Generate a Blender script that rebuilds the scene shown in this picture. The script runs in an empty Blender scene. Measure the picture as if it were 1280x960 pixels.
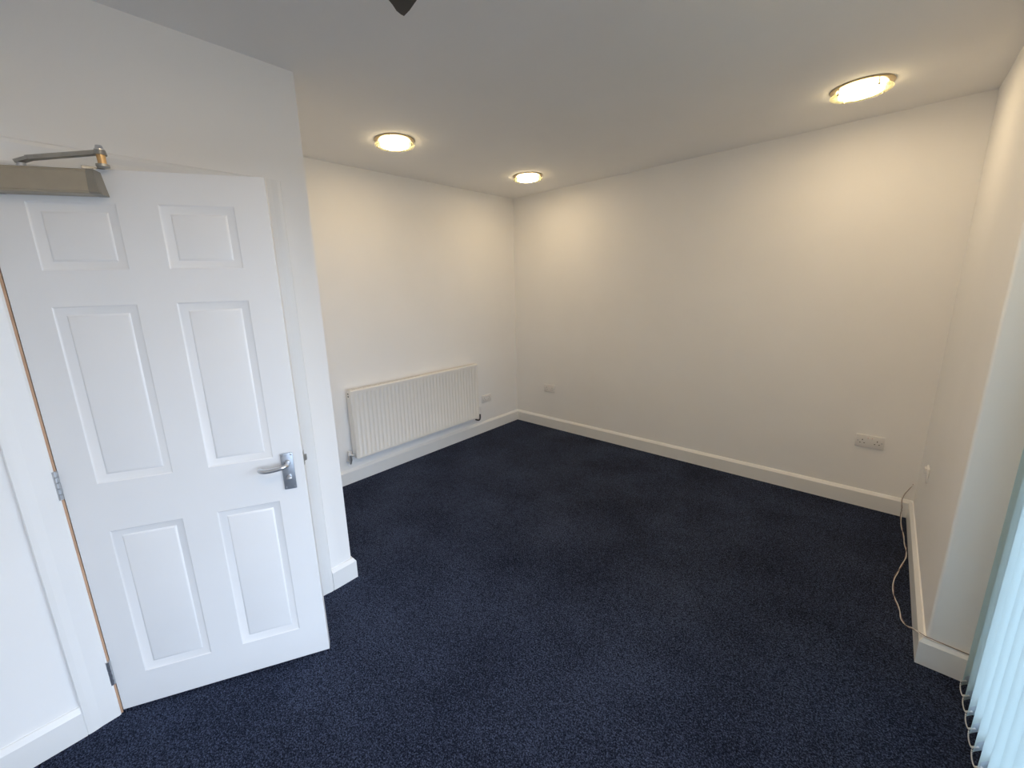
import bpy, bmesh, math, random
from mathutils import Vector, Matrix

random.seed(7)
scene = bpy.context.scene
COL = scene.collection
R = math.radians

# ------------------------------------------------------------------ camera
cam_d = bpy.data.cameras.new('camera')
cam = bpy.data.objects.new('camera', cam_d)
COL.objects.link(cam)
scene.camera = cam
cam_d.sensor_fit = 'HORIZONTAL'
cam_d.sensor_width = 36.0
cam_d.lens = 36.0 * 509.59 / 1280.0
cam_d.shift_x = 27.97 / 1280.0
cam_d.shift_y = -8.39 / 1280.0
cam_d.clip_start = 0.02
_r = Vector((0.72138269, 0.69177583, -0.03245326))
_u = Vector((-0.12481163, 0.17596165, 0.97645254))
_b = Vector((0.68119679, -0.70034542, 0.21327735))
cam.matrix_world = Matrix(((_r.x, _u.x, _b.x, 3.1253), (_r.y, _u.y, _b.y, -3.6828),
                           (_r.z, _u.z, _b.z, 1.5874), (0, 0, 0, 1)))

# ------------------------------------------------------------------ sky, exposure
SKY_STRENGTH = 8.5
SKY_COLOR = (0.66, 0.79, 1.0, 1)
LAMP_STRENGTH = 52.0
LAMP_COLOR = (1.0, 0.76, 0.47, 1)
world = bpy.data.worlds.new('overcast_sky')
scene.world = world
world.use_nodes = True
wn = world.node_tree
wn.nodes['Background'].inputs['Color'].default_value = SKY_COLOR
wn.nodes['Background'].inputs['Strength'].default_value = SKY_STRENGTH

scene.view_settings.view_transform = 'Standard'
scene.view_settings.look = 'None'
scene.view_settings.gamma = 1.0
scene.view_settings.use_curve_mapping = False
scene.view_settings.exposure = 0.12
scene.cycles.use_denoising = True
scene.cycles.max_bounces = 12
scene.cycles.diffuse_bounces = 8
scene.cycles.transparent_max_bounces = 16
scene.cycles.sample_clamp_indirect = 6.0
scene.cycles.caustics_reflective = False
scene.cycles.caustics_refractive = False

# a portal guides the sampling of the sky through the glazed opening (it emits nothing itself)
pd = bpy.data.lights.new('sky_portal', 'AREA')
pd.shape = 'RECTANGLE'
pd.size = 2.1
pd.size_y = 2.95
pd.cycles.is_portal = True
po = bpy.data.objects.new('sky_portal', pd)
po.location = (3.74, -2.90, 1.07)
po.rotation_euler = (0, R(90), 0)
COL.objects.link(po)

# ------------------------------------------------------------------ dimensions
H = 2.543          # ceiling
W = 3.413          # right wall
PA, PB = 1.1155, 2.7881          # outer corner of the partition
PHI = R(1.7115)                  # partition is a little off square
Y3 = 1.446                       # end of the right wall, start of the glazed opening
HINGE = (1.1525, -3.7867)
TH = R(26.57)
YEND = 4.9
OPEN_END = 4.35
BLIND_SLATS = 13
SLAT_ANGLE = 45

# ------------------------------------------------------------------ materials
def new_mat(name):
    m = bpy.data.materials.new(name)
    m.use_nodes = True
    nt = m.node_tree
    return m, nt, nt.nodes['Principled BSDF']

def paint(name, col, rough=0.6, var=0.03, scale=6.0, bump=0.0, bscale=220.0, metal=0.0, coat=0.0):
    m, nt, b = new_mat(name)
    b.inputs['Roughness'].default_value = rough
    b.inputs['Metallic'].default_value = metal
    if coat:
        b.inputs['Coat Weight'].default_value = coat
        b.inputs['Coat Roughness'].default_value = 0.12
    tc = nt.nodes.new('ShaderNodeTexCoord')
    nz = nt.nodes.new('ShaderNodeTexNoise')
    nz.inputs['Scale'].default_value = scale
    nz.inputs['Detail'].default_value = 3
    nt.links.new(tc.outputs['Object'], nz.inputs['Vector'])
    cr = nt.nodes.new('ShaderNodeValToRGB')
    cr.color_ramp.elements[0].position = 0.3
    cr.color_ramp.elements[1].position = 0.7
    cr.color_ramp.elements[0].color = tuple(c * (1 - var) for c in col) + (1,)
    cr.color_ramp.elements[1].color = tuple(min(1, c * (1 + var)) for c in col) + (1,)
    nt.links.new(nz.outputs['Fac'], cr.inputs['Fac'])
    nt.links.new(cr.outputs['Color'], b.inputs['Base Color'])
    if bump:
        n2 = nt.nodes.new('ShaderNodeTexNoise')
        n2.inputs['Scale'].default_value = bscale
        n2.inputs['Detail'].default_value = 2
        nt.links.new(tc.outputs['Object'], n2.inputs['Vector'])
        bp = nt.nodes.new('ShaderNodeBump')
        bp.inputs['Strength'].default_value = bump
        bp.inputs['Distance'].default_value = 0.002
        nt.links.new(n2.outputs['Fac'], bp.inputs['Height'])
        nt.links.new(bp.outputs['Normal'], b.inputs['Normal'])
    return m

M = {}
M['wall'] = paint('white_emulsion', (0.875, 0.87, 0.86), 0.75, 0.012, 2.5, 0.10, 90)
M['ceiling'] = paint('ceiling_emulsion', (0.87, 0.865, 0.86), 0.85, 0.012, 2.0, 0.08, 80)
M['gloss'] = paint('white_gloss_paint', (0.84, 0.84, 0.83), 0.34, 0.01, 5, 0.04, 40)
M['door'] = paint('white_satin_door_paint', (0.84, 0.84, 0.84), 0.30, 0.008, 5, 0.06, 30)
M['radiator'] = paint('cream_white_enamel', (0.82, 0.80, 0.76), 0.35, 0.01, 5)
M['plastic'] = paint('white_plastic', (0.80, 0.79, 0.78), 0.35, 0.01, 20)
M['dark_hole'] = paint('dark_slot', (0.02, 0.02, 0.02), 0.7, 0.05, 40)
M['chrome'] = paint('chrome', (0.68, 0.70, 0.73), 0.28, 0.04, 60, metal=0.9)
M['satin'] = paint('satin_steel', (0.50, 0.54, 0.60), 0.42, 0.05, 60, metal=0.85)
M['dull_steel'] = paint('dull_steel', (0.42, 0.41, 0.38), 0.38, 0.10, 40, metal=0.7)
M['brass'] = paint('orange_reflection_pin', (0.75, 0.48, 0.22), 0.35, 0.05, 50, metal=0.6)  # orange reflection on the elbow pin, put into its base colour
M['closer'] = paint('champagne_paint', (0.40, 0.35, 0.27), 0.40, 0.03, 30, metal=0.1)
M['closer_cap'] = paint('champagne_cap', (0.27, 0.25, 0.21), 0.38, 0.03, 30, metal=0.1)
M['raw_wood'] = paint('raw_wood', (0.52, 0.33, 0.21), 0.7, 0.12, 14)
M['pipe'] = paint('dark_pipe', (0.035, 0.035, 0.04), 0.5, 0.10, 40)
M['black'] = paint('black_plastic', (0.008, 0.0075, 0.009), 0.45, 0.15, 30)
M['ring'] = paint('lamp_ring_metal', (0.55, 0.45, 0.32), 0.35, 0.05, 30, metal=0.8)
M['pin'] = paint('lamp_pin_metal', (0.30, 0.27, 0.22), 0.4, 0.05, 30, metal=0.8)
M['upvc'] = paint('white_upvc', (0.80, 0.81, 0.81), 0.35, 0.01, 5)
M['strand_white'] = paint('pale_cable', (0.74, 0.70, 0.66), 0.5, 0.15, 35)
M['strand_brown'] = paint('brown_cable', (0.16, 0.09, 0.085), 0.5, 0.35, 30)
M['bead'] = paint('white_bead', (0.72, 0.71, 0.69), 0.4, 0.02, 60)
M['weight'] = paint('slat_weight_fabric', (0.52, 0.60, 0.66), 0.7, 0.02, 60)
M['paving'] = paint('grey_paving', (0.15, 0.15, 0.145), 0.85, 0.15, 5, 0.3, 60)
M['red'] = paint('red_mark', (0.5, 0.05, 0.04), 0.4, 0.05, 40)

def carpet_mat():
    m, nt, b = new_mat('navy_charcoal_carpet')
    b.inputs['Roughness'].default_value = 0.95
    b.inputs['Specular IOR Level'].default_value = 0.05
    tc = nt.nodes.new('ShaderNodeTexCoord')
    v = nt.nodes.new('ShaderNodeTexVoronoi')
    v.inputs['Scale'].default_value = 280
    v.inputs['Randomness'].default_value = 1.0
    nz = nt.nodes.new('ShaderNodeTexNoise')
    nz.inputs['Scale'].default_value = 185
    nz.inputs['Detail'].default_value = 6
    nz.inputs['Roughness'].default_value = 0.75
    big = nt.nodes.new('ShaderNodeTexNoise')
    big.inputs['Scale'].default_value = 2.2
    big.inputs['Detail'].default_value = 3
    for n in (v, nz, big):
        nt.links.new(tc.outputs['Object'], n.inputs['Vector'])
    sep = nt.nodes.new('ShaderNodeSeparateColor')
    nt.links.new(v.outputs['Color'], sep.inputs['Color'])
    add = nt.nodes.new('ShaderNodeMath'); add.operation = 'MULTIPLY_ADD'
    add.inputs[1].default_value = 0.45
    nt.links.new(sep.outputs['Red'], add.inputs[0])
    sc = nt.nodes.new('ShaderNodeMath'); sc.operation = 'MULTIPLY_ADD'
    sc.inputs[1].default_value = 2.2
    sc.inputs[2].default_value = -0.85
    nt.links.new(nz.outputs['Fac'], sc.inputs[0])
    nt.links.new(sc.outputs[0], add.inputs[2])
    bg = nt.nodes.new('ShaderNodeMath'); bg.operation = 'MULTIPLY_ADD'
    bg.inputs[1].default_value = 0.35
    nt.links.new(big.outputs['Fac'], bg.inputs[0])
    nt.links.new(add.outputs[0], bg.inputs[2])
    cr = nt.nodes.new('ShaderNodeValToRGB')
    e = cr.color_ramp.elements
    e[0].position = 0.28; e[0].color = (0.005, 0.0065, 0.012, 1)
    e[1].position = 1.0; e[1].color = (0.115, 0.148, 0.245, 1)
    mid = e.new(0.62); mid.color = (0.023, 0.029, 0.055, 1)
    nt.links.new(bg.outputs[0], cr.inputs['Fac'])
    nt.links.new(cr.outputs['Color'], b.inputs['Base Color'])
    bp = nt.nodes.new('ShaderNodeBump')
    bp.inputs['Strength'].default_value = 0.9
    bp.inputs['Distance'].default_value = 0.006
    nt.links.new(add.outputs[0], bp.inputs['Height'])
    nt.links.new(bp.outputs['Normal'], b.inputs['Normal'])
    return m
M['carpet'] = carpet_mat()

def fabric_mat():
    m = bpy.data.materials.new('aqua_blind_fabric')
    m.use_nodes = True
    nt = m.node_tree
    nt.nodes.clear()
    out = nt.nodes.new('ShaderNodeOutputMaterial')
    d = nt.nodes.new('ShaderNodeBsdfDiffuse')
    t = nt.nodes.new('ShaderNodeBsdfTranslucent')
    mx = nt.nodes.new('ShaderNodeMixShader')
    mx.inputs['Fac'].default_value = 0.45
    tc = nt.nodes.new('ShaderNodeTexCoord')
    nz = nt.nodes.new('ShaderNodeTexNoise')
    nz.inputs['Scale'].default_value = 400
    nt.links.new(tc.outputs['Object'], nz.inputs['Vector'])
    cr = nt.nodes.new('ShaderNodeValToRGB')
    cr.color_ramp.elements[0].color = (0.60, 0.74, 0.76, 1)
    cr.color_ramp.elements[1].color = (0.67, 0.81, 0.83, 1)
    nt.links.new(nz.outputs['Fac'], cr.inputs['Fac'])
    nt.links.new(cr.outputs['Color'], d.inputs['Color'])
    nt.links.new(cr.outputs['Color'], t.inputs['Color'])
    nt.links.new(d.outputs[0], mx.inputs[1])
    nt.links.new(t.outputs[0], mx.inputs[2])
    nt.links.new(mx.outputs[0], out.inputs['Surface'])
    return m
M['fabric'] = fabric_mat()

def pane_mat(name, tint, refl=0.08):
    m = bpy.data.materials.new(name)
    m.use_nodes = True
    nt = m.node_tree
    nt.nodes.clear()
    out = nt.nodes.new('ShaderNodeOutputMaterial')
    t = nt.nodes.new('ShaderNodeBsdfTransparent')
    t.inputs['Color'].default_value = tint
    g = nt.nodes.new('ShaderNodeBsdfGlossy')
    g.inputs['Roughness'].default_value = 0.02
    lw = nt.nodes.new('ShaderNodeFresnel')
    lw.inputs['IOR'].default_value = 1.45
    mx = nt.nodes.new('ShaderNodeMixShader')
    nt.links.new(lw.outputs[0], mx.inputs['Fac'])
    nt.links.new(t.outputs[0], mx.inputs[1])
    nt.links.new(g.outputs[0], mx.inputs[2])
    nt.links.new(mx.outputs[0], out.inputs['Surface'])
    return m
M['pane'] = pane_mat('window_glass', (0.95, 0.96, 0.96, 1))

def rim_mat():
    m = bpy.data.materials.new('lamp_rim_glass')
    m.use_nodes = True
    nt = m.node_tree
    nt.nodes.clear()
    out = nt.nodes.new('ShaderNodeOutputMaterial')
    t = nt.nodes.new('ShaderNodeBsdfTransparent')
    t.inputs['Color'].default_value = (0.95, 0.96, 0.85, 1)
    tr = nt.nodes.new('ShaderNodeBsdfTranslucent')
    tr.inputs['Color'].default_value = (0.86, 0.86, 0.62, 1)
    mx = nt.nodes.new('ShaderNodeMixShader')
    mx.inputs['Fac'].default_value = 0.22
    nt.links.new(t.outputs[0], mx.inputs[1])
    nt.links.new(tr.outputs[0], mx.inputs[2])
    nt.links.new(mx.outputs[0], out.inputs['Surface'])
    return m
M['rim'] = rim_mat()

def emit_mat(name, strength):
    m = bpy.data.materials.new(name)
    m.use_nodes = True
    nt = m.node_tree
    nt.nodes.clear()
    out = nt.nodes.new('ShaderNodeOutputMaterial')
    e = nt.nodes.new('ShaderNodeEmission')
    e.inputs['Color'].default_value = LAMP_COLOR
    e.inputs['Strength'].default_value = strength
    nt.links.new(e.outputs[0], out.inputs['Surface'])
    return m
M['emit'] = emit_mat('lit_frosted_diffuser', LAMP_STRENGTH)
M['emit_bright'] = emit_mat('lit_boosted_diffuser', LAMP_STRENGTH * 1.8)
M['emit_side'] = emit_mat('glowing_side_glass', LAMP_STRENGTH * 0.30)

# ------------------------------------------------------------------ mesh helpers
def box(bm, x0, x1, y0, y1, z0, z1):
    xs, ys, zs = sorted((x0, x1)), sorted((y0, y1)), sorted((z0, z1))
    v = [bm.verts.new((x, y, z)) for z in zs for y in ys for x in xs]
    for f in ((0, 2, 3, 1), (4, 5, 7, 6), (0, 1, 5, 4), (2, 6, 7, 3), (0, 4, 6, 2), (1, 3, 7, 5)):
        bm.faces.new([v[i] for i in f])

def bbox(bm, x0, x1, y0, y1, z0, z1, bev=0.002, seg=2):
    b2 = bmesh.new()
    box(b2, x0, x1, y0, y1, z0, z1)
    bmesh.ops.bevel(b2, geom=b2.edges[:], offset=bev, segments=seg, affect='EDGES', profile=0.5)
    merge(bm, b2)

def merge(bm, b2):
    me = bpy.data.meshes.new('tmp')
    b2.to_mesh(me)
    b2.free()
    bm.from_mesh(me)
    bpy.data.meshes.remove(me)

def cyl(bm, p0, p1, r0, r1=None, seg=20, cap=True):
    p0, p1 = Vector(p0), Vector(p1)
    r1 = r0 if r1 is None else r1
    d = (p1 - p0).normalized()
    a = d.orthogonal().normalized()
    b = d.cross(a)
    rings = []
    for p, r in ((p0, r0), (p1, r1)):
        rings.append([bm.verts.new(p + (a * math.cos(2 * math.pi * i / seg) + b * math.sin(2 * math.pi * i / seg)) * r) for i in range(seg)])
    for i in range(seg):
        j = (i + 1) % seg
        bm.faces.new((rings[0][i], rings[0][j], rings[1][j], rings[1][i]))
    if cap:
        bm.faces.new(rings[0][::-1])
        bm.faces.new(rings[1])

def tube(bm, pts, rad, seg=10):
    pts = [Vector(p) for p in pts]
    n = len(pts)
    rads = rad if isinstance(rad, (list, tuple)) else [rad] * n
    prev = None
    rings = []
    for i, p in enumerate(pts):
        t = (pts[min(i + 1, n - 1)] - pts[max(i - 1, 0)]).normalized()
        a = t.orthogonal().normalized() if prev is None else (prev - t * prev.dot(t)).normalized()
        prev = a
        b = t.cross(a)
        rings.append([bm.verts.new(p + (a * math.cos(2 * math.pi * k / seg) + b * math.sin(2 * math.pi * k / seg)) * rads[i]) for k in range(seg)])
    for r0, r1 in zip(rings, rings[1:]):
        for k in range(seg):
            j = (k + 1) % seg
            bm.faces.new((r0[k], r0[j], r1[j], r1[k]))
    bm.faces.new(rings[0][::-1])
    bm.faces.new(rings[-1])

def spline(pts, per=8):
    pts = [Vector(p) for p in pts]
    out = []
    for i in range(len(pts) - 1):
        p0, p1, p2, p3 = pts[max(i - 1, 0)], pts[i], pts[i + 1], pts[min(i + 2, len(pts) - 1)]
        for k in range(per):
            t = k / per
            out.append(0.5 * ((2 * p1) + (p2 - p0) * t + (2 * p0 - 5 * p1 + 4 * p2 - p3) * t * t + (3 * p1 - p0 - 3 * p2 + p3) * t ** 3))
    out.append(pts[-1])
    return out

def lathe(bm, prof, seg=48):
    """prof: list of (r, z); closed onto the axis where r == 0"""
    rings = []
    for r, z in prof:
        if r < 1e-6:
            rings.append([bm.verts.new((0, 0, z))])
        else:
            rings.append([bm.verts.new((r * math.cos(2 * math.pi * k / seg), r * math.sin(2 * math.pi * k / seg), z)) for k in range(seg)])
    for a, b in zip(rings, rings[1:]):
        for k in range(seg):
            j = (k + 1) % seg
            if len(a) == 1 and len(b) > 1:
                bm.faces.new((a[0], b[k], b[j]))
            elif len(b) == 1 and len(a) > 1:
                bm.faces.new((a[k], a[j], b[0]))
            elif len(a) > 1:
                bm.faces.new((a[k], a[j], b[j], b[k]))

def prism(bm, poly, axis, lo, hi):
    """extrude a 2D polygon along an axis: axis 0 -> poly is (y, z), 1 -> (x, z), 2 -> (x, y)"""
    def P(u, v, t):
        return ((t, u, v), (u, t, v), (u, v, t))[axis]
    a = [bm.verts.new(P(u, v, lo)) for u, v in poly]
    b = [bm.verts.new(P(u, v, hi)) for u, v in poly]
    bm.faces.new(a)
    bm.faces.new(b[::-1])
    for i in range(len(poly)):
        j = (i + 1) % len(poly)
        bm.faces.new((a[i], b[i], b[j], a[j]))

def skirting(bm, path, prof):
    """sweep a (offset, z) profile along a plan polyline; the room lies to the left of the path"""
    n = len(path)
    P = [Vector(p) for p in path]
    rows = []
    for i in range(n):
        dirs = []
        if i > 0: dirs.append((P[i] - P[i - 1]).normalized())
        if i < n - 1: dirs.append((P[i + 1] - P[i]).normalized())
        ns = [Vector((-d.y, d.x)) for d in dirs]
        if len(ns) == 2:
            m = (ns[0] + ns[1])
            m = m / (1 + ns[0].dot(ns[1]))
        else:
            m = ns[0]
        rows.append([bm.verts.new((P[i].x + m.x * o, P[i].y + m.y * o, z)) for o, z in prof])
    k = len(prof)
    for a, b in zip(rows, rows[1:]):
        for i in range(k):
            j = (i + 1) % k
            bm.faces.new((a[i], b[i], b[j], a[j]))
    bm.faces.new(rows[0])
    bm.faces.new(rows[-1][::-1])

def obj(name, bm, mat, parent=None, smooth=False, loc=None):
    bmesh.ops.recalc_face_normals(bm, faces=bm.faces[:])
    me = bpy.data.meshes.new(name)
    if loc is not None:
        bmesh.ops.translate(bm, verts=bm.verts[:], vec=(-loc[0], -loc[1], -loc[2]))
    bm.to_mesh(me)
    bm.free()
    me.materials.append(mat)
    if smooth:
        for p in me.polygons:
            p.use_smooth = True
        if smooth == 'auto':
            me.set_sharp_from_angle(angle=R(35))
    o = bpy.data.objects.new(name, me)
    COL.objects.link(o)
    if parent is not None:
        o.parent = parent
    elif loc is not None:
        o.location = loc
    return o

def tag(o, label, cat=None, group=None, kind=None):
    o['label'] = label
    if cat: o['category'] = cat
    if group: o['group'] = group
    if kind: o['kind'] = kind
    return o

def thing(name, loc, rz=0.0):
    o = bpy.data.objects.new(name, None)
    o.empty_display_size = 0.05
    COL.objects.link(o)
    o.location = loc
    o.rotation_euler = (0, 0, rz)
    return o

def copy_mesh(o, parent, loc=None):
    c = o.copy()
    COL.objects.link(c)
    c.parent = parent
    if loc is not None:
        c.location = loc
    return c

def simple(fn, *args, **kw):
    bm = bmesh.new()
    fn(bm, *args, **kw)
    return bm

# ------------------------------------------------------------------ room shell
T = 0.30
bm = simple(box, -0.3, 3.74, 0.3, -YEND - 0.2, -0.15, 0.0)
tag(obj('floor', bm, M['carpet']), 'dark navy charcoal flecked carpet covering the whole floor', 'floor', kind='structure')
bm = simple(box, -0.3, 3.9, 0.3, -YEND - 0.2, H, H + 0.2)
tag(obj('ceiling', bm, M['ceiling']), 'flat white painted ceiling with round lamps', 'ceiling', kind='structure')
bm = simple(box, -T, W + 0.32, 0.0, T, -0.1, H + 0.1)
tag(obj('wall_back', bm, M['wall']), 'wide plain white wall behind the dark carpet, facing the camera', 'wall', kind='structure')
bm = simple(box, -T, 0.0, T, -YEND - 0.2, -0.1, H + 0.1)
tag(obj('wall_left', bm, M['wall']), 'white wall carrying the radiator', 'wall', kind='structure')
bm = simple(box, -T, W + 0.32, -YEND, -YEND - 0.2, -0.1, H + 0.1)
tag(obj('wall_front', bm, M['wall']), 'plain white wall behind the camera', 'wall', kind='structure')
bm = bmesh.new()
bbox(bm, W, W + 0.32, 0.1, -Y3, -0.1, H + 0.1, 0.010, 4)
box(bm, W, W + 0.32, -Y3 + 0.05, -OPEN_END - 0.05, 2.12, H + 0.1)
box(bm, W, W + 0.32, -OPEN_END, -YEND - 0.1, -0.1, H + 0.1)
tag(obj('wall_right', bm, M['wall']), 'white wall on the right ending at the glazed opening', 'wall', kind='structure')

# partition with the doorway, in its own frame: local x runs along the wall from the outer corner, local y into the room
WR = PHI - R(90)
part = thing('wall_partition', (PA, -PB, 0), WR)
tag(part, 'white partition wall around the doorway with a projecting corner', 'wall', kind='structure')
OS, OE, OH = 0.201, 1.031, 2.027
bm = bmesh.new()
outline = [(0.0, -0.05), (OS, -0.05), (OS, OH), (OE, OH), (OE, -0.05), (2.3, -0.05), (2.3, H + 0.05), (0.0, H + 0.05)]
prism(bm, outline, 1, -0.10, 0.0)
bmesh.ops.bevel(bm, geom=[e for e in bm.edges if all(abs(v.co.x) < 1e-5 and abs(v.co.y) < 1e-5 for v in e.verts)], offset=0.005, segments=3, affect='EDGES')
obj('wall_panel', bm, M['wall'], part)
bm = simple(box, -0.05, PA - 0.05, -PB, -PB - 0.10, -0.05, H + 0.05)
tag(obj('wall_nook', bm, M['wall']), 'side face of the white partition returning to the radiator wall', 'wall', kind='structure')

# ------------------------------------------------------------------ skirting boards
SK = [(0, -0.01), (0, 0.122), (0.006, 0.122), (0.013, 0.112), (0.019, 0.103), (0.019, -0.01)]
def board(name, path, label):
    bm = bmesh.new()
    skirting(bm, path, SK)
    return tag(obj(name, bm, M['gloss']), label, 'skirting', kind='structure')
corner = Vector((PA, -PB))
dw = Vector((math.sin(PHI), -math.cos(PHI)))
def wp(s): p = corner + dw * s; return (p.x, p.y)
board('baseboard_left', [(0, 0), (0, -PB)], 'white skirting board under the radiator')
board('baseboard_back', [(W, 0), (0, 0)], 'long white skirting board along the wide back wall')
board('baseboard_right', [(W + 0.20, -Y3), (W, -Y3), (W, 0)], 'white skirting board beside the thin cable, turning into the blind opening')
board('baseboard_corner', [(0, -PB), (PA, -PB), wp(0.124)], 'short white skirting piece at the projecting partition corner')
board('baseboard_door', [wp(1.103), wp(2.05)], 'white skirting board left of the door frame')

# ------------------------------------------------------------------ door frame
fr = thing('trim_1', (PA, -PB, 0), WR)
tag(fr, 'white door frame and architrave around the open panelled door', 'door frame', kind='structure')
bm = simple(box, OS, 0.231, -0.105, 0.004, 0, 1.997)
obj('jamb', bm, M['gloss'], fr)
bm = simple(box, 1.0005, OE, -0.105, 0.004, 0, 1.997)
tag(obj('jamb', bm, M['raw_wood'], fr), 'unpainted brown wood in the hinge gap')
obj('head_jamb', simple(box, OS, OE, -0.105, 0.004, 1.997, OH), M['gloss'], fr)
obj('door_stop', simple(box, 0.231, 0.243, -0.10, -0.045, 0, 1.985), M['gloss'], fr)
def archi(lo, hi, inner_is_hi):
    w = hi - lo
    pr = [(0, 0.0), (0, 0.009), (0.006, 0.012), (w * 0.55, 0.014), (w * 0.8, 0.018), (w - 0.004, 0.018), (w, 0.014), (w, 0.0)]
    return [(hi - o, y) if inner_is_hi else (lo + o, y) for o, y in pr]
bm = bmesh.new(); prism(bm, archi(0.125, 0.215, True), 2, 0, 2.078)
obj('architrave', bm, M['gloss'], fr)
bm = bmesh.new(); prism(bm, archi(1.007, 1.103, False), 2, 0, 2.078)
obj('architrave', bm, M['gloss'], fr)
bm = bmesh.new(); prism(bm, [(y, z) for z, y in archi(2.004, 2.078, False)], 0, 0.215, 1.007)
obj('architrave', bm, M['gloss'], fr)
bm = simple(bbox, 0.2295, 0.2325, -0.030, -0.004, 0.88, 1.0, 0.0008, 1)
tag(obj('strike_plate', bm, M['dull_steel'], fr), 'dull metal strike plate')

# ------------------------------------------------------------------ door leaf
DR = math.pi / 2 - TH
door = thing('door_1', (HINGE[0], HINGE[1], 0), DR)
tag(door, 'white six panel door standing ajar on the left', 'door', kind='structure')
Z0, Z1, DW, DT = 0.012, 1.993, 0.762, 0.040
XS = [0, 0.097, 0.322, 0.434, 0.655, DW]
ZS = [Z0, 0.158, 0.772, 0.958, 1.573, 1.686, 1.893, Z1]
bm = bmesh.new()
g = {}
for i, x in enumerate(XS):
    for k, z in enumerate(ZS):
        g[i, k] = bm.verts.new((x, 0, z))
gb = {}
for i, x in enumerate(XS):
    for k, z in enumerate(ZS):
        gb[i, k] = bm.verts.new((x, DT, z))
nx, nz = len(XS) - 1, len(ZS) - 1
for i in range(nx):
    for k in range(nz):
        if not (i in (1, 3) and k in (1, 3, 5)):
            bm.faces.new((g[i, k], g[i + 1, k], g[i + 1, k + 1], g[i, k + 1]))
        bm.faces.new((gb[i, k], gb[i, k + 1], gb[i + 1, k + 1], gb[i + 1, k]))
for i in range(nx):
    bm.faces.new((g[i, 0], gb[i, 0], gb[i + 1, 0], g[i + 1, 0]))
    bm.faces.new((g[i, nz], g[i + 1, nz], gb[i + 1, nz], gb[i, nz]))
for k in range(nz):
    bm.faces.new((g[0, k], g[0, k + 1], gb[0, k + 1], gb[0, k]))
    bm.faces.new((g[nx, k], gb[nx, k], gb[nx, k + 1], g[nx, k + 1]))
leaf = obj('leaf', bm, M['door'], door)
bv = leaf.modifiers.new('soft_edges', 'BEVEL')
bv.width = 0.0015; bv.segments = 2; bv.limit_method = 'ANGLE'; bv.angle_limit = R(60)
# moulded panels: steep step in, hollow, long ramp up to the raised field
PROF = [(0.0, 0.0), (0.002, 0.0012), (0.006, 0.0032), (0.016, 0.0068), (0.025, 0.0098), (0.028, 0.0102), (0.033, 0.0068), (0.036, 0.0062)]
for i in (1, 3):
    for k in (1, 3, 5):
        bm = bmesh.new()
        rows = []
        for o, d in PROF:
            x0, x1, z0, z1 = XS[i] + o, XS[i + 1] - o, ZS[k] + o, ZS[k + 1] - o
            rows.append([bm.verts.new(p) for p in ((x0, d, z0), (x1, d, z0), (x1, d, z1), (x0, d, z1))])
        for a, b in zip(rows, rows[1:]):
            for q in range(4):
                r = (q + 1) % 4
                bm.faces.new((a[q], a[r], b[r], b[q]))
        bm.faces.new(rows[-1])
        obj('panel', bm, M['door'], door, smooth='auto')
# hinges: knuckle of five rings and two leaves in the gap
for zc in (0.195, 0.975, 1.765):
    bm = bmesh.new()
    for k in range(5):
        cyl(bm, (-0.006, -0.004, zc - 0.052 + k * 0.021), (-0.006, -0.004, zc - 0.052 + k * 0.021 + 0.0195), 0.0075, seg=14)
    hg = obj('hinge', bm, M['chrome'], door, smooth='auto')
    obj('hinge_leaf', simple(box, -0.0012, 0.0002, 0.0, 0.032, zc - 0.052, zc + 0.052), M['chrome'], hg)
    bm = bmesh.new()
    bbox(bm, -0.030, -0.008, -0.0095, -0.007, zc - 0.052, zc + 0.052, 0.0006, 1)
    obj('hinge_leaf', bm, M['chrome'], hg)
# lever handle
pl = obj('handle_plate', simple(bbox, 0.681, 0.726, -0.008, 0.0, 0.819, 0.973, 0.0025, 2), M['satin'], door, smooth='auto')
tag(pl, 'satin chrome handle backplate')
bm = bmesh.new()
cyl(bm, (0.704, -0.008, 0.932), (0.704, -0.016, 0.932), 0.013, 0.0105, 20)
lv = [(0.704, -0.010, 0.932), (0.704, -0.034, 0.932), (0.701, -0.045, 0.932), (0.692, -0.051, 0.931),
      (0.675, -0.052, 0.929), (0.650, -0.052, 0.926), (0.630, -0.052, 0.926), (0.618, -0.049, 0.927), (0.611, -0.042, 0.928), (0.609, -0.034, 0.928)]
tube(bm, spline(lv, 5), 0.0088, 14)
obj('lever', bm, M['chrome'], pl, smooth='auto')
bm = bmesh.new()
cyl(bm, (0.704, -0.008, 0.871), (0.704, -0.014, 0.871), 0.010, 0.009, 18)
bbox(bm, 0.694, 0.714, -0.026, -0.013, 0.868, 0.874, 0.002, 2)
obj('thumb_turn', bm, M['chrome'], pl, smooth='auto')
for sx in (0.688, 0.719):
    for sz in (0.827, 0.965):
        obj('screw', simple(cyl, (sx, -0.0078, sz), (sx, -0.0096, sz), 0.0038, 0.003, 12), M['chrome'], pl)
bm = bmesh.new()
prism(bm, [(DW, 0.010), (DW + 0.011, 0.022), (DW + 0.011, 0.026), (DW, 0.026)], 2, 0.922, 0.946)
tag(obj('latch', bm, M['dull_steel'], door), 'dull brass latch bolt')
obj('latch_plate', simple(box, DW - 0.0005, DW + 0.0012, 0.008, 0.032, 0.905, 0.963), M['dull_steel'], door)

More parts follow.
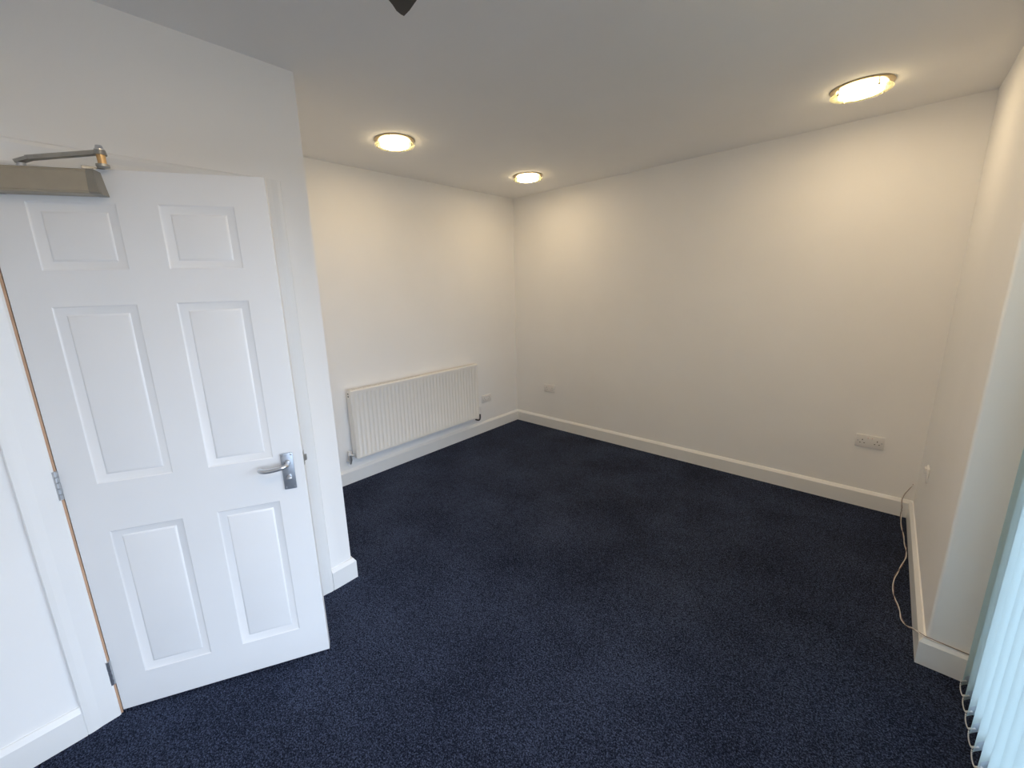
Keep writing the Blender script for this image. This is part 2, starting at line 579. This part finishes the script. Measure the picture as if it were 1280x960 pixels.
# ------------------------------------------------------------------ door closer
cl = thing('door_closer', (HINGE[0], HINGE[1], 0), DR)
tag(cl, 'grey champagne door closer with folded metal arm on top of the door', 'door closer')
def closer_profile(k=1.0):
    return [(0.0, 1.910), (-0.052 * k, 1.910), (-0.057 * k, 1.914), (-0.050 * k, 1.976), (-0.044 * k, 1.982), (0.0, 1.982)]
bm = bmesh.new(); prism(bm, closer_profile(), 0, 0.062, 0.283)
bmesh.ops.bevel(bm, geom=[e for e in bm.edges if abs(e.verts[0].co.x - e.verts[1].co.x) > 0.1], offset=0.003, segments=2, affect='EDGES')
obj('body', bm, M['closer'], cl, smooth='auto')
for s0, s1, s2 in ((0.2835, 0.300, 0.311), (0.0615, 0.045, 0.034)):
    bm = bmesh.new()
    A = [bm.verts.new((s0, y, z)) for y, z in closer_profile()]
    B = [bm.verts.new((s1 if z > 1.95 else s2 - (s2 - s1) * 0.25, y, z)) for y, z in closer_profile(0.97)]
    C = [bm.verts.new((s1 + (s2 - s1) * (0.15 if z > 1.95 else 1.0), y, z - (0.012 if z > 1.95 else 0.0))) for y, z in closer_profile(0.86)]
    for P, Q in ((A, B), (B, C)):
        for i in range(6):
            j = (i + 1) % 6
            bm.faces.new((P[i], P[j], Q[j], Q[i]))
    bm.faces.new(A[::-1]); bm.faces.new(C)
    obj('end_cap', bm, M['closer_cap'], cl, smooth='auto')
obj('pinion', simple(cyl, (0.128, -0.030, 1.980), (0.128, -0.030, 1.992), 0.012, 0.010, 18), M['chrome'], cl)
EL = Vector((0.322, -0.030, 2.032))
bm = bmesh.new()
P0, P1 = Vector((0.118, -0.030, 1.994)), Vector((0.150, -0.030, 2.006))
def bar(bm, a, b, hw, ht):
    a, b = Vector(a), Vector(b)
    d = (b - a).normalized()
    s = d.cross(Vector((0, 0, 1))).normalized()
    u = s.cross(d)
    vs = [[bm.verts.new(p + s * i * hw + u * j * ht) for i, j in ((-1, -1), (1, -1), (1, 1), (-1, 1))] for p in (a, b)]
    for i in range(4):
        j = (i + 1) % 4
        bm.faces.new((vs[0][i], vs[0][j], vs[1][j], vs[1][i]))
    bm.faces.new(vs[0][::-1]); bm.faces.new(vs[1])
bar(bm, P0, P1, 0.012, 0.0045)
bar(bm, (0.145, -0.030, 2.006), EL + Vector((0.004, 0, 0.002)), 0.0095, 0.0058)
cyl(bm, EL + Vector((0, 0, -0.006)), EL + Vector((0, 0, 0.007)), 0.016, 0.014, 20)
obj('main_arm', bm, M['dull_steel'], cl, smooth='auto')
bm = bmesh.new()
cyl(bm, EL + Vector((0, 0, 0.007)), EL + Vector((0, 0, 0.010)), 0.0135, seg=18)
cyl(bm, EL + Vector((0, 0, 0.010)), EL + Vector((0, 0, 0.021)), 0.012, 0.009, 6)
obj('elbow_bolt', bm, M['chrome'], cl, smooth='auto')
tag(obj('elbow_pin', simple(cyl, EL + Vector((0, 0, -0.033)), EL + Vector((0, 0, -0.004)), 0.0105, 0.0115, 18), M['brass'], cl, smooth='auto'), 'pivot pin coloured with an orange reflection')
# forearm goes back to a shoe on the head architrave
Dinv = Matrix.Rotation(-DR, 4, 'Z') @ Matrix.Translation((-HINGE[0], -HINGE[1], 0))
nw = Vector((math.cos(PHI), math.sin(PHI)))
sh = corner + dw * 0.722 + nw * 0.026
shoe = Dinv @ Vector((sh.x, sh.y, 2.014))
bm = bmesh.new()
bar(bm, EL + Vector((0, 0, -0.036)), shoe, 0.009, 0.003)
cyl(bm, EL + Vector((0, 0, -0.040)), EL + Vector((0, 0, -0.033)), 0.017, seg=20)
obj('forearm', bm, M['dull_steel'], cl, smooth='auto')
bm = bmesh.new()
bbox(bm, 0.680, 0.764, 0.0165, 0.021, 2.002, 2.026, 0.001, 1)
bbox(bm, 0.704, 0.740, 0.020, 0.040, 2.009, 2.019, 0.001, 1)
sho = obj('frame_shoe', bm, M['dull_steel'], cl)
sho.matrix_basis = Dinv @ Matrix.Translation((PA, -PB, 0)) @ Matrix.Rotation(WR, 4, 'Z')

# ------------------------------------------------------------------ radiator
RL = (0.0, -1.47, 0.225)
rad = thing('radiator', RL)
tag(rad, 'long white ribbed panel radiator hanging on the wall above the skirting', 'radiator')
Y0r, Y1r, ZB, ZT = -2.182, -0.752, 0.228, 0.815
XF = 0.100
NFL = 36
pitch = (Y1r - Y0r - 0.03) / NFL
cols = [(Y0r, 0.0)]
yy = Y0r + 0.015
for k in range(NFL):
    for f, d in ((0.0, 0.0), (0.18, 0.0), (0.36, 0.008), (0.68, 0.008), (0.86, 0.0)):
        cols.append((yy + f * pitch, d))
    yy += pitch
cols += [(yy, 0.0), (Y1r, 0.0)]
rowsz = [(ZB, -0.004, 0.0), (ZB + 0.003, 0.0, 0.0), (ZB + 0.018, 0.0, 0.0), (ZB + 0.030, 0.0, 1.0), (ZT - 0.042, 0.0, 1.0),
         (ZT - 0.028, 0.0, 0.0), (ZT - 0.006, 0.0, 0.0), (ZT, -0.006, 0.0)]
bm = bmesh.new()
grid = [[bm.verts.new((XF + dx - d * m, y, z)) for y, d in cols] for z, dx, m in rowsz]
for a, b in zip(grid, grid[1:]):
    for i in range(len(cols) - 1):
        bm.faces.new((a[i], a[i + 1], b[i + 1], b[i]))
backv = [[bm.verts.new((XF - 0.016, y, z)) for y in (Y0r, Y1r)] for z in (ZB, ZT)]
bm.faces.new((backv[0][0], backv[1][0], backv[1][1], backv[0][1]))
obj('front_panel', bm, M['radiator'], rad, smooth='auto', loc=RL)
obj('back_panel', simple(bbox, 0.030, 0.042, Y0r + 0.01, Y1r - 0.01, ZB + 0.004, ZT - 0.012, 0.003, 2), M['radiator'], rad, loc=RL)
for ys, sg in ((Y0r, -1), (Y1r, 1)):
    sp = obj('side_panel', simple(bbox, 0.028, 0.096, ys - 0.003, ys + 0.003, ZB + 0.01, ZT + 0.002, 0.0012, 1), M['radiator'], rad, loc=RL)
    for zq in (ZT - 0.030, ZT - 0.052):
        obj('vent_slot', simple(bbox, 0.050, 0.066, ys + sg * 0.0028, ys + sg * 0.0042, zq - 0.005, zq + 0.005, 0.0004, 1), M['dark_hole'], sp, loc=RL)
bm = bmesh.new()
box(bm, 0.030, 0.036, Y0r, Y1r, ZT - 0.004, ZT + 0.001)
box(bm, 0.086, 0.094, Y0r, Y1r, ZT - 0.004, ZT + 0.001)
n = 70
for k in range(n + 1):
    y = Y0r + (Y1r - Y0r) * k / n
    box(bm, 0.036, 0.086, y - 0.0035, y + 0.0035, ZT - 0.004, ZT + 0.0005)
tg = obj('top_grille', bm, M['radiator'], rad, loc=RL)
for yb in (-1.95, -0.98):
    obj('wall_bracket', simple(bbox, 0.0, 0.032, yb - 0.02, yb + 0.02, 0.33, 0.72, 0.001, 1), M['radiator'], rad, loc=RL)
# left valve: chrome body with a white cap; right valve: white cap on a dark pipe
bm = bmesh.new()
tube(bm, spline([(0.062, -2.178, 0.262), (0.062, -2.20, 0.262), (0.062, -2.222, 0.258)], 4), 0.011, 14)
cyl(bm, (0.062, -2.226, 0.215), (0.062, -2.226, 0.272), 0.013, seg=16)
cyl(bm, (0.062, -2.205, 0.262), (0.062, -2.192, 0.262), 0.015, seg=6)
cyl(bm, (0.062, -2.226, 0.222), (0.062, -2.226, 0.236), 0.016, seg=6)
tube(bm, spline([(0.062, -2.226, 0.222), (0.060, -2.226, 0.200), (0.048, -2.226, 0.190), (0.0, -2.226, 0.190)], 5), 0.008, 12)
vl = obj('valve', bm, M['chrome'], rad, smooth='auto', loc=RL)
bm = bmesh.new()
cyl(bm, (0.062, -2.226, 0.270), (0.062, -2.226, 0.304), 0.0145, 0.013, 18)
tag(obj('valve_cap', bm, M['plastic'], vl, smooth='auto', loc=RL), 'white plastic valve cap')
bm = bmesh.new()
tube(bm, spline([(0.062, -0.756, 0.262), (0.062, -0.73, 0.262), (0.062, -0.706, 0.264)], 4), 0.010, 14)
cyl(bm, (0.062, -0.703, 0.250), (0.062, -0.703, 0.286), 0.013, seg=16)
vr = obj('valve', bm, M['plastic'], rad, smooth='auto', loc=RL)
bm = bmesh.new()
cyl(bm, (0.062, -0.703, 0.284), (0.062, -0.703, 0.318), 0.0145, 0.012, 18)
cyl(bm, (0.062, -0.703, 0.318), (0.062, -0.703, 0.326), 0.007, 0.006, 12)
tag(obj('valve_cap', bm, M['plastic'], vr, smooth='auto', loc=RL), 'white plastic valve cap')
bm = bmesh.new()
tube(bm, spline([(0.062, -0.703, 0.256), (0.062, -0.703, 0.215), (0.060, -0.706, 0.190), (0.046, -0.710, 0.176), (0.020, -0.712, 0.174), (0.0, -0.712, 0.174)], 5), 0.0085, 12)
tag(obj('pipe', bm, M['pipe'], vr, smooth='auto', loc=RL), 'dark bare pipe below the valve')

# ------------------------------------------------------------------ sockets (local: x across, y out of the wall is -y, z up, origin at plate centre)
def socket_parts(root, red=True):
    fp = obj('faceplate', simple(bbox, -0.073, 0.073, -0.010, 0.0, -0.043, 0.043, 0.003, 2), M['plastic'], root, smooth='auto')
    for sx in (-0.0375, 0.0375):
        for dx, dz, w, h in ((0, 0.008, 0.0042, 0.0085), (-0.0110, -0.0125, 0.0065, 0.0042), (0.0110, -0.0125, 0.0065, 0.0042)):
            obj('pin_slot', simple(box, sx + dx - w / 2, sx + dx + w / 2, -0.0106, -0.009, dz - h / 2, dz + h / 2), M['dark_hole'], fp)
    for sx in (-0.0105, 0.0105):
        sw = obj('switch', simple(bbox, sx - 0.006, sx + 0.006, -0.0135, -0.009, 0.010, 0.029, 0.0015, 2), M['plastic'], root, smooth='auto')
        obj('red_mark', simple(box, sx - 0.003, sx + 0.003, -0.0140, -0.0130, 0.0255, 0.0275), M['red'], sw)
    for sx in (-0.0603, 0.0603):
        obj('screw', simple(cyl, (sx, -0.009, 0.0), (sx, -0.0106, 0.0), 0.0035, seg=12), M['satin'], fp)
def socket(loc, rz, label):
    r = thing('double_socket', loc, rz)
    tag(r, label, 'socket', 'double wall sockets')
    socket_parts(r)
    return r
socket((3.156, 0, 0.477), 0, 'white double socket on the back wall nearest the thin cable')
socket((0.487, 0, 0.459), 0, 'small white double socket on the back wall close to the far corner')
socket((0, -0.537, 0.381), R(90), 'white double socket between the radiator and the far corner')
sw = thing('switched_outlet', (W, -0.445, 0.478), R(-90))
tag(sw, 'small white outlet on the right wall above the skirting, seen edge-on', 'outlet')
obj('faceplate', simple(bbox, -0.043, 0.043, -0.009, 0.0, -0.043, 0.043, 0.003, 2), M['plastic'], sw, smooth='auto')
obj('rocker', simple(bbox, -0.014, 0.026, -0.020, -0.008, 0.010, 0.040, 0.003, 2), M['plastic'], sw, smooth='auto')

# ------------------------------------------------------------------ ceiling lamps
def lamp_meshes():
    out = {}
    bm = bmesh.new(); lathe(bm, [(0.100, 0.0), (0.128, 0.0), (0.1285, -0.004), (0.124, -0.0065), (0.104, -0.0065), (0.100, -0.003), (0.100, 0.0)])
    out['base_ring'] = (bm, M['ring'])
    bm = bmesh.new(); lathe(bm, [(0.086, -0.002), (0.0905, -0.010), (0.0915, -0.020), (0.0905, -0.0315)])
    out['side_glass'] = (bm, M['emit_side'])
    bm = bmesh.new(); lathe(bm, [(0.0900, -0.0325), (0.0870, -0.0342), (0.0, -0.0350)])
    out['diffuser'] = (bm, M['emit'])
    bm = bmesh.new(); lathe(bm, [(0.094, -0.026), (0.123, -0.026), (0.126, -0.0295), (0.123, -0.033), (0.094, -0.033), (0.094, -0.026)])
    out['glass_rim'] = (bm, M['rim'])
    return out
LAMPS = [((0.690, -1.990), 'round glass ceiling lamp above the radiator, largest on the left'),
         ((0.700, -0.622), 'smallest round glass ceiling lamp, near the far corner'),
         ((2.890, -0.615), 'round glass ceiling lamp on the right, near the right wall'),
         ((2.890, -2.020), 'round glass ceiling lamp beside the glazed doors, above the picture edge'),
         ((2.890, -3.420), 'round glass ceiling lamp overhead of the camera, outside the picture')]
proto = None
for (x, y), lab in LAMPS:
    r = thing('ceiling_lamp', (x, y, H))
    tag(r, lab, 'ceiling lamp', 'round glass ceiling lamps')
    if proto is None:
        proto = []
        for nm, (b_, m_) in lamp_meshes().items():
            proto.append(obj(nm, b_, m_, r, smooth='auto'))
        for k in range(4):
            a = R(40 + 90 * k)
            px, py = 0.110 * math.cos(a), 0.110 * math.sin(a)
            b_ = bmesh.new()
            cyl(b_, (px, py, -0.008), (px, py, -0.036), 0.0028, seg=10)
            cyl(b_, (px, py, -0.033), (px, py, -0.038), 0.006, 0.005, 14)
            proto.append(obj('pin', b_, M['pin'], r, smooth='auto'))
    else:
        for p in proto:
            c = copy_mesh(p, r)
            if y in (-2.020, -3.420) and p.name.startswith('diffuser'):   # unseen lamps, emission boosted to add warm fill light
                c.data = c.data.copy()
                c.data.materials[0] = M['emit_bright']

# ------------------------------------------------------------------ black fitting at the top edge
bk = thing('ceiling_bracket', (1.96, -2.83, H))
tag(bk, 'black pointed fitting hanging from the ceiling at the top edge', 'bracket')
bm = bmesh.new()
lowp = [(1.933, -2.784), (1.933, -2.797), (1.938, -2.815), (1.953, -2.839), (1.985, -2.905), (2.040, -2.925), (2.085, -2.880), (2.060, -2.815), (2.018, -2.798), (1.966, -2.787)]
cxm = sum(p[0] for p in lowp) / len(lowp); cym = sum(p[1] for p in lowp) / len(lowp)
A = [bm.verts.new((x, y, 2.420)) for x, y in lowp]
B = [bm.verts.new((cxm + (x - cxm) * 0.86, cym + (y - cym) * 0.86, 2.470)) for x, y in lowp]
C = [bm.verts.new((cxm + (x - cxm) * 0.45, cym + (y - cym) * 0.45, 2.500)) for x, y in lowp]
for P, Q in ((A, B), (B, C)):
    for i in range(len(P)):
        j = (i + 1) % len(P)
        bm.faces.new((P[i], P[j], Q[j], Q[i]))
bm.faces.new(A[::-1]); bm.faces.new(C)
BL = (1.96, -2.83, H)
obj('bracket_body', bm, M['black'], bk, loc=BL)
bm = bmesh.new()
cyl(bm, (cxm, cym, 2.495), (cxm, cym, H - 0.006), 0.016, seg=18)
obj('stem', bm, M['black'], bk, smooth='auto', loc=BL)
bm = bmesh.new()
cyl(bm, (cxm, cym, H - 0.008), (cxm, cym, H), 0.045, seg=24)
obj('ceiling_plate', bm, M['black'], bk, smooth='auto', loc=BL)

# ------------------------------------------------------------------ glazed doors in the opening
win = thing('window_1', (W + 0.205, -Y3, 0))
tag(win, 'white framed glazed doors behind the pale vertical blind', 'glazed door', kind='structure')
WL = (W + 0.205, -Y3, 0)
X0, X1 = W + 0.205, W + 0.270
ya, yb = -Y3 + 0.005, -OPEN_END - 0.005
bm = bmesh.new()
bbox(bm, X0, X1, ya, ya - 0.07, 0.0, 2.13, 0.004); bbox(bm, X0, X1, yb, yb + 0.07, 0.0, 2.13, 0.004)
bbox(bm, X0, X1, ya, yb, 2.06, 2.13, 0.004); bbox(bm, X0, X1, ya, yb, -0.02, 0.045, 0.004)
obj('window_frame', bm, M['upvc'], win, loc=WL)
span = (ya - 0.05) - (yb + 0.05)
for k in range(2):
    s0 = ya - 0.05 - k * span / 2
    s1 = s0 - span / 2
    bm = bmesh.new()
    xo = X0 + 0.012 + 0.022 * k
    bbox(bm, xo, xo + 0.02, s0, s0 - 0.150, 0.04, 2.065, 0.003); bbox(bm, xo, xo + 0.02, s1, s1 + 0.150, 0.04, 2.065, 0.003)
    bbox(bm, xo, xo + 0.02, s0, s1, 2.005, 2.065, 0.003); bbox(bm, xo, xo + 0.02, s0, s1, 0.04, 0.11, 0.003)
    sa = obj('sash', bm, M['upvc'], win, loc=WL)
    obj('pane', simple(box, xo + 0.009, xo + 0.0095, s0 - 0.05, s1 + 0.05, 0.10, 2.01), M['pane'], sa, loc=WL)
bm = simple(box, 3.70, 40, 30, -40, -0.30, -0.12)
tag(obj('ground_outside', bm, M['paving']), 'grey paving outside the glazed doors', 'paving', kind='structure')

# ------------------------------------------------------------------ vertical blind
NS, SP = BLIND_SLATS, 0.0785
bl = thing('vertical_blind', (3.55, -1.535, 2.09))
BLL = (3.55, -1.535, 2.09)
tag(bl, 'pale aqua vertical slat blind with bead chain hanging at the right edge', 'blind')
SZ0, SZ1, SWD = 0.034, 2.055, 0.089
ANG = R(SLAT_ANGLE)
ux, uy = math.cos(ANG), math.sin(ANG)
def slat_mesh(z0, z1, bulge, w, thick, zr=6):
    bm = bmesh.new()
    n = 8
    rows = []
    for z in [z0 + (z1 - z0) * k / zr for k in range(zr + 1)]:
        r = []
        for i in range(n + 1):
            t = i / n
            a = (t - 0.5) * w + SWD / 2
            c = bulge * (1 - (2 * t - 1) ** 2)
            r.append((a * ux - c * uy, a * uy + c * ux, z))
        rows.append(r)
    for off in ((0, 0), (-thick * uy, thick * ux)):
        V = [[bm.verts.new((x + off[0], y + off[1], z)) for x, y, z in r] for r in rows]
        for a, b in zip(V, V[1:]):
            for i in range(n):
                bm.faces.new((a[i], a[i + 1], b[i + 1], b[i]))
        if thick == 0: break
    return bm
first = None
for k in range(NS):
    x0, y0 = 3.514 - BLL[0], -1.535 - SP * k - BLL[1]
    if k == 0:
        s = obj('slat', slat_mesh(SZ0 - BLL[2], SZ1 - BLL[2], 0.004, SWD, 0), M['fabric'], bl, smooth=True)
        bmw = slat_mesh(SZ0 - BLL[2] + 0.002, SZ0 - BLL[2] + 0.040, 0.004, SWD - 0.012, 0.002, 1)
        w = obj('bottom_weight', bmw, M['weight'], s, smooth=True)
        hb = bmesh.new()
        hx_, hy_ = SWD / 2 * ux, SWD / 2 * uy
        cyl(hb, (hx_, hy_, SZ1 - BLL[2] - 0.01), (hx_, hy_, SZ1 - BLL[2] + 0.03), 0.004, seg=8)
        hk = obj('hanger', hb, M['plastic'], s)
        first = (s, w, hk)
        s.location = (x0, y0, 0)
    else:
        s = copy_mesh(first[0], bl, (x0, y0, 0))
        copy_mesh(first[1], s)
        copy_mesh(first[2], s)
obj('headrail', simple(bbox, 3.535, 3.58, -1.46, -1.535 - SP * NS - 0.02, 2.082, 2.118, 0.003, 2), M['upvc'], bl, loc=BLL)
# bead chain linking the slat bottoms: one swag for each gap, hooked at the room side edge
def beads():
    bm = bmesh.new()
    pts = []
    L = 11
    for i in range(L + 1):
        t = i / L
        pts.append((-0.003 - 0.003 * math.sin(math.pi * t), -SP * t, -0.007 * (1 - (2 * t - 1) ** 4) - 0.002))
    for p in pts:
        bmesh.ops.create_icosphere(bm, subdivisions=1, radius=0.0024, matrix=Matrix.Translation(p))
    tube(bm, pts, 0.0006, 4)
    cyl(bm, (-0.005, 0, 0.0), (0.012, 0.010, 0.004), 0.0028, seg=8)
    return bm
ch = None
for k in range(-1, NS - 1):
    loc = (3.514 - BLL[0], -1.535 - SP * k - BLL[1], SZ0 + 0.018 - BLL[2])
    if ch is None:
        continue_loc = loc
        ch = obj('bead_chain', beads(), M['bead'], bl, smooth=True)
        ch.location = (3.514 - BLL[0], -1.535 - BLL[1], SZ0 + 0.018 - BLL[2])
        continue
    if k == 0:
        continue
    copy_mesh(ch, bl, loc)

# ------------------------------------------------------------------ thin cable
base = [(3.400, 0.010, 0.240), (3.396, -0.006, 0.234), (3.381, -0.010, 0.202), (3.364, -0.018, 0.161), (3.358, -0.026, 0.124), (3.359, -0.029, 0.105),
        (3.365, -0.028, 0.060), (3.367, -0.034, 0.014), (3.368, -0.11, 0.006), (3.374, -0.26, 0.006), (3.381, -0.416, 0.006), (3.386, -0.492, 0.006),
        (3.378, -0.615, 0.006), (3.355, -0.743, 0.006), (3.336, -0.845, 0.006), (3.331, -0.952, 0.006), (3.335, -1.038, 0.006), (3.346, -1.099, 0.006),
        (3.354, -1.153, 0.007), (3.358, -1.215, 0.014), (3.368, -1.310, 0.052), (3.378, -1.379, 0.094), (3.390, -1.433, 0.123), (3.407, -1.452, 0.127),
        (3.430, -1.454, 0.126), (3.463, -1.455, 0.126), (3.506, -1.455, 0.126), (3.560, -1.453, 0.126)]
cpts = spline(base, 14)
cb = thing('cable', (3.37, -0.5, 0.0))
CBL = (3.37, -0.5, 0.0)
tag(cb, 'thin loose twisted cable trailing along the right skirting and carpet', 'cable')
for ph, mt, nm, sr in ((0.0, 'strand_white', 'pale strand of the cable', 0.0021), (math.pi, 'strand_brown', 'brown strand of the cable', 0.0014)):
    pp = []
    acc = 0.0
    for i, p in enumerate(cpts):
        if i: acc += (p - cpts[i - 1]).length
        t = (cpts[min(i + 1, len(cpts) - 1)] - cpts[max(i - 1, 0)]).normalized()
        a = Vector((0, 0, 1)).cross(t)
        a = a.normalized() if a.length > 0.1 else Vector((1, 0, 0))
        b = t.cross(a)
        w = ph + acc * 2 * math.pi / 0.26
        pp.append(p + (a * math.cos(w) + b * math.sin(w)) * 0.0022)
    bm = bmesh.new()
    tube(bm, pp, sr, 7)
    tag(obj('strand', bm, M[mt], cb, smooth=True, loc=CBL), nm)
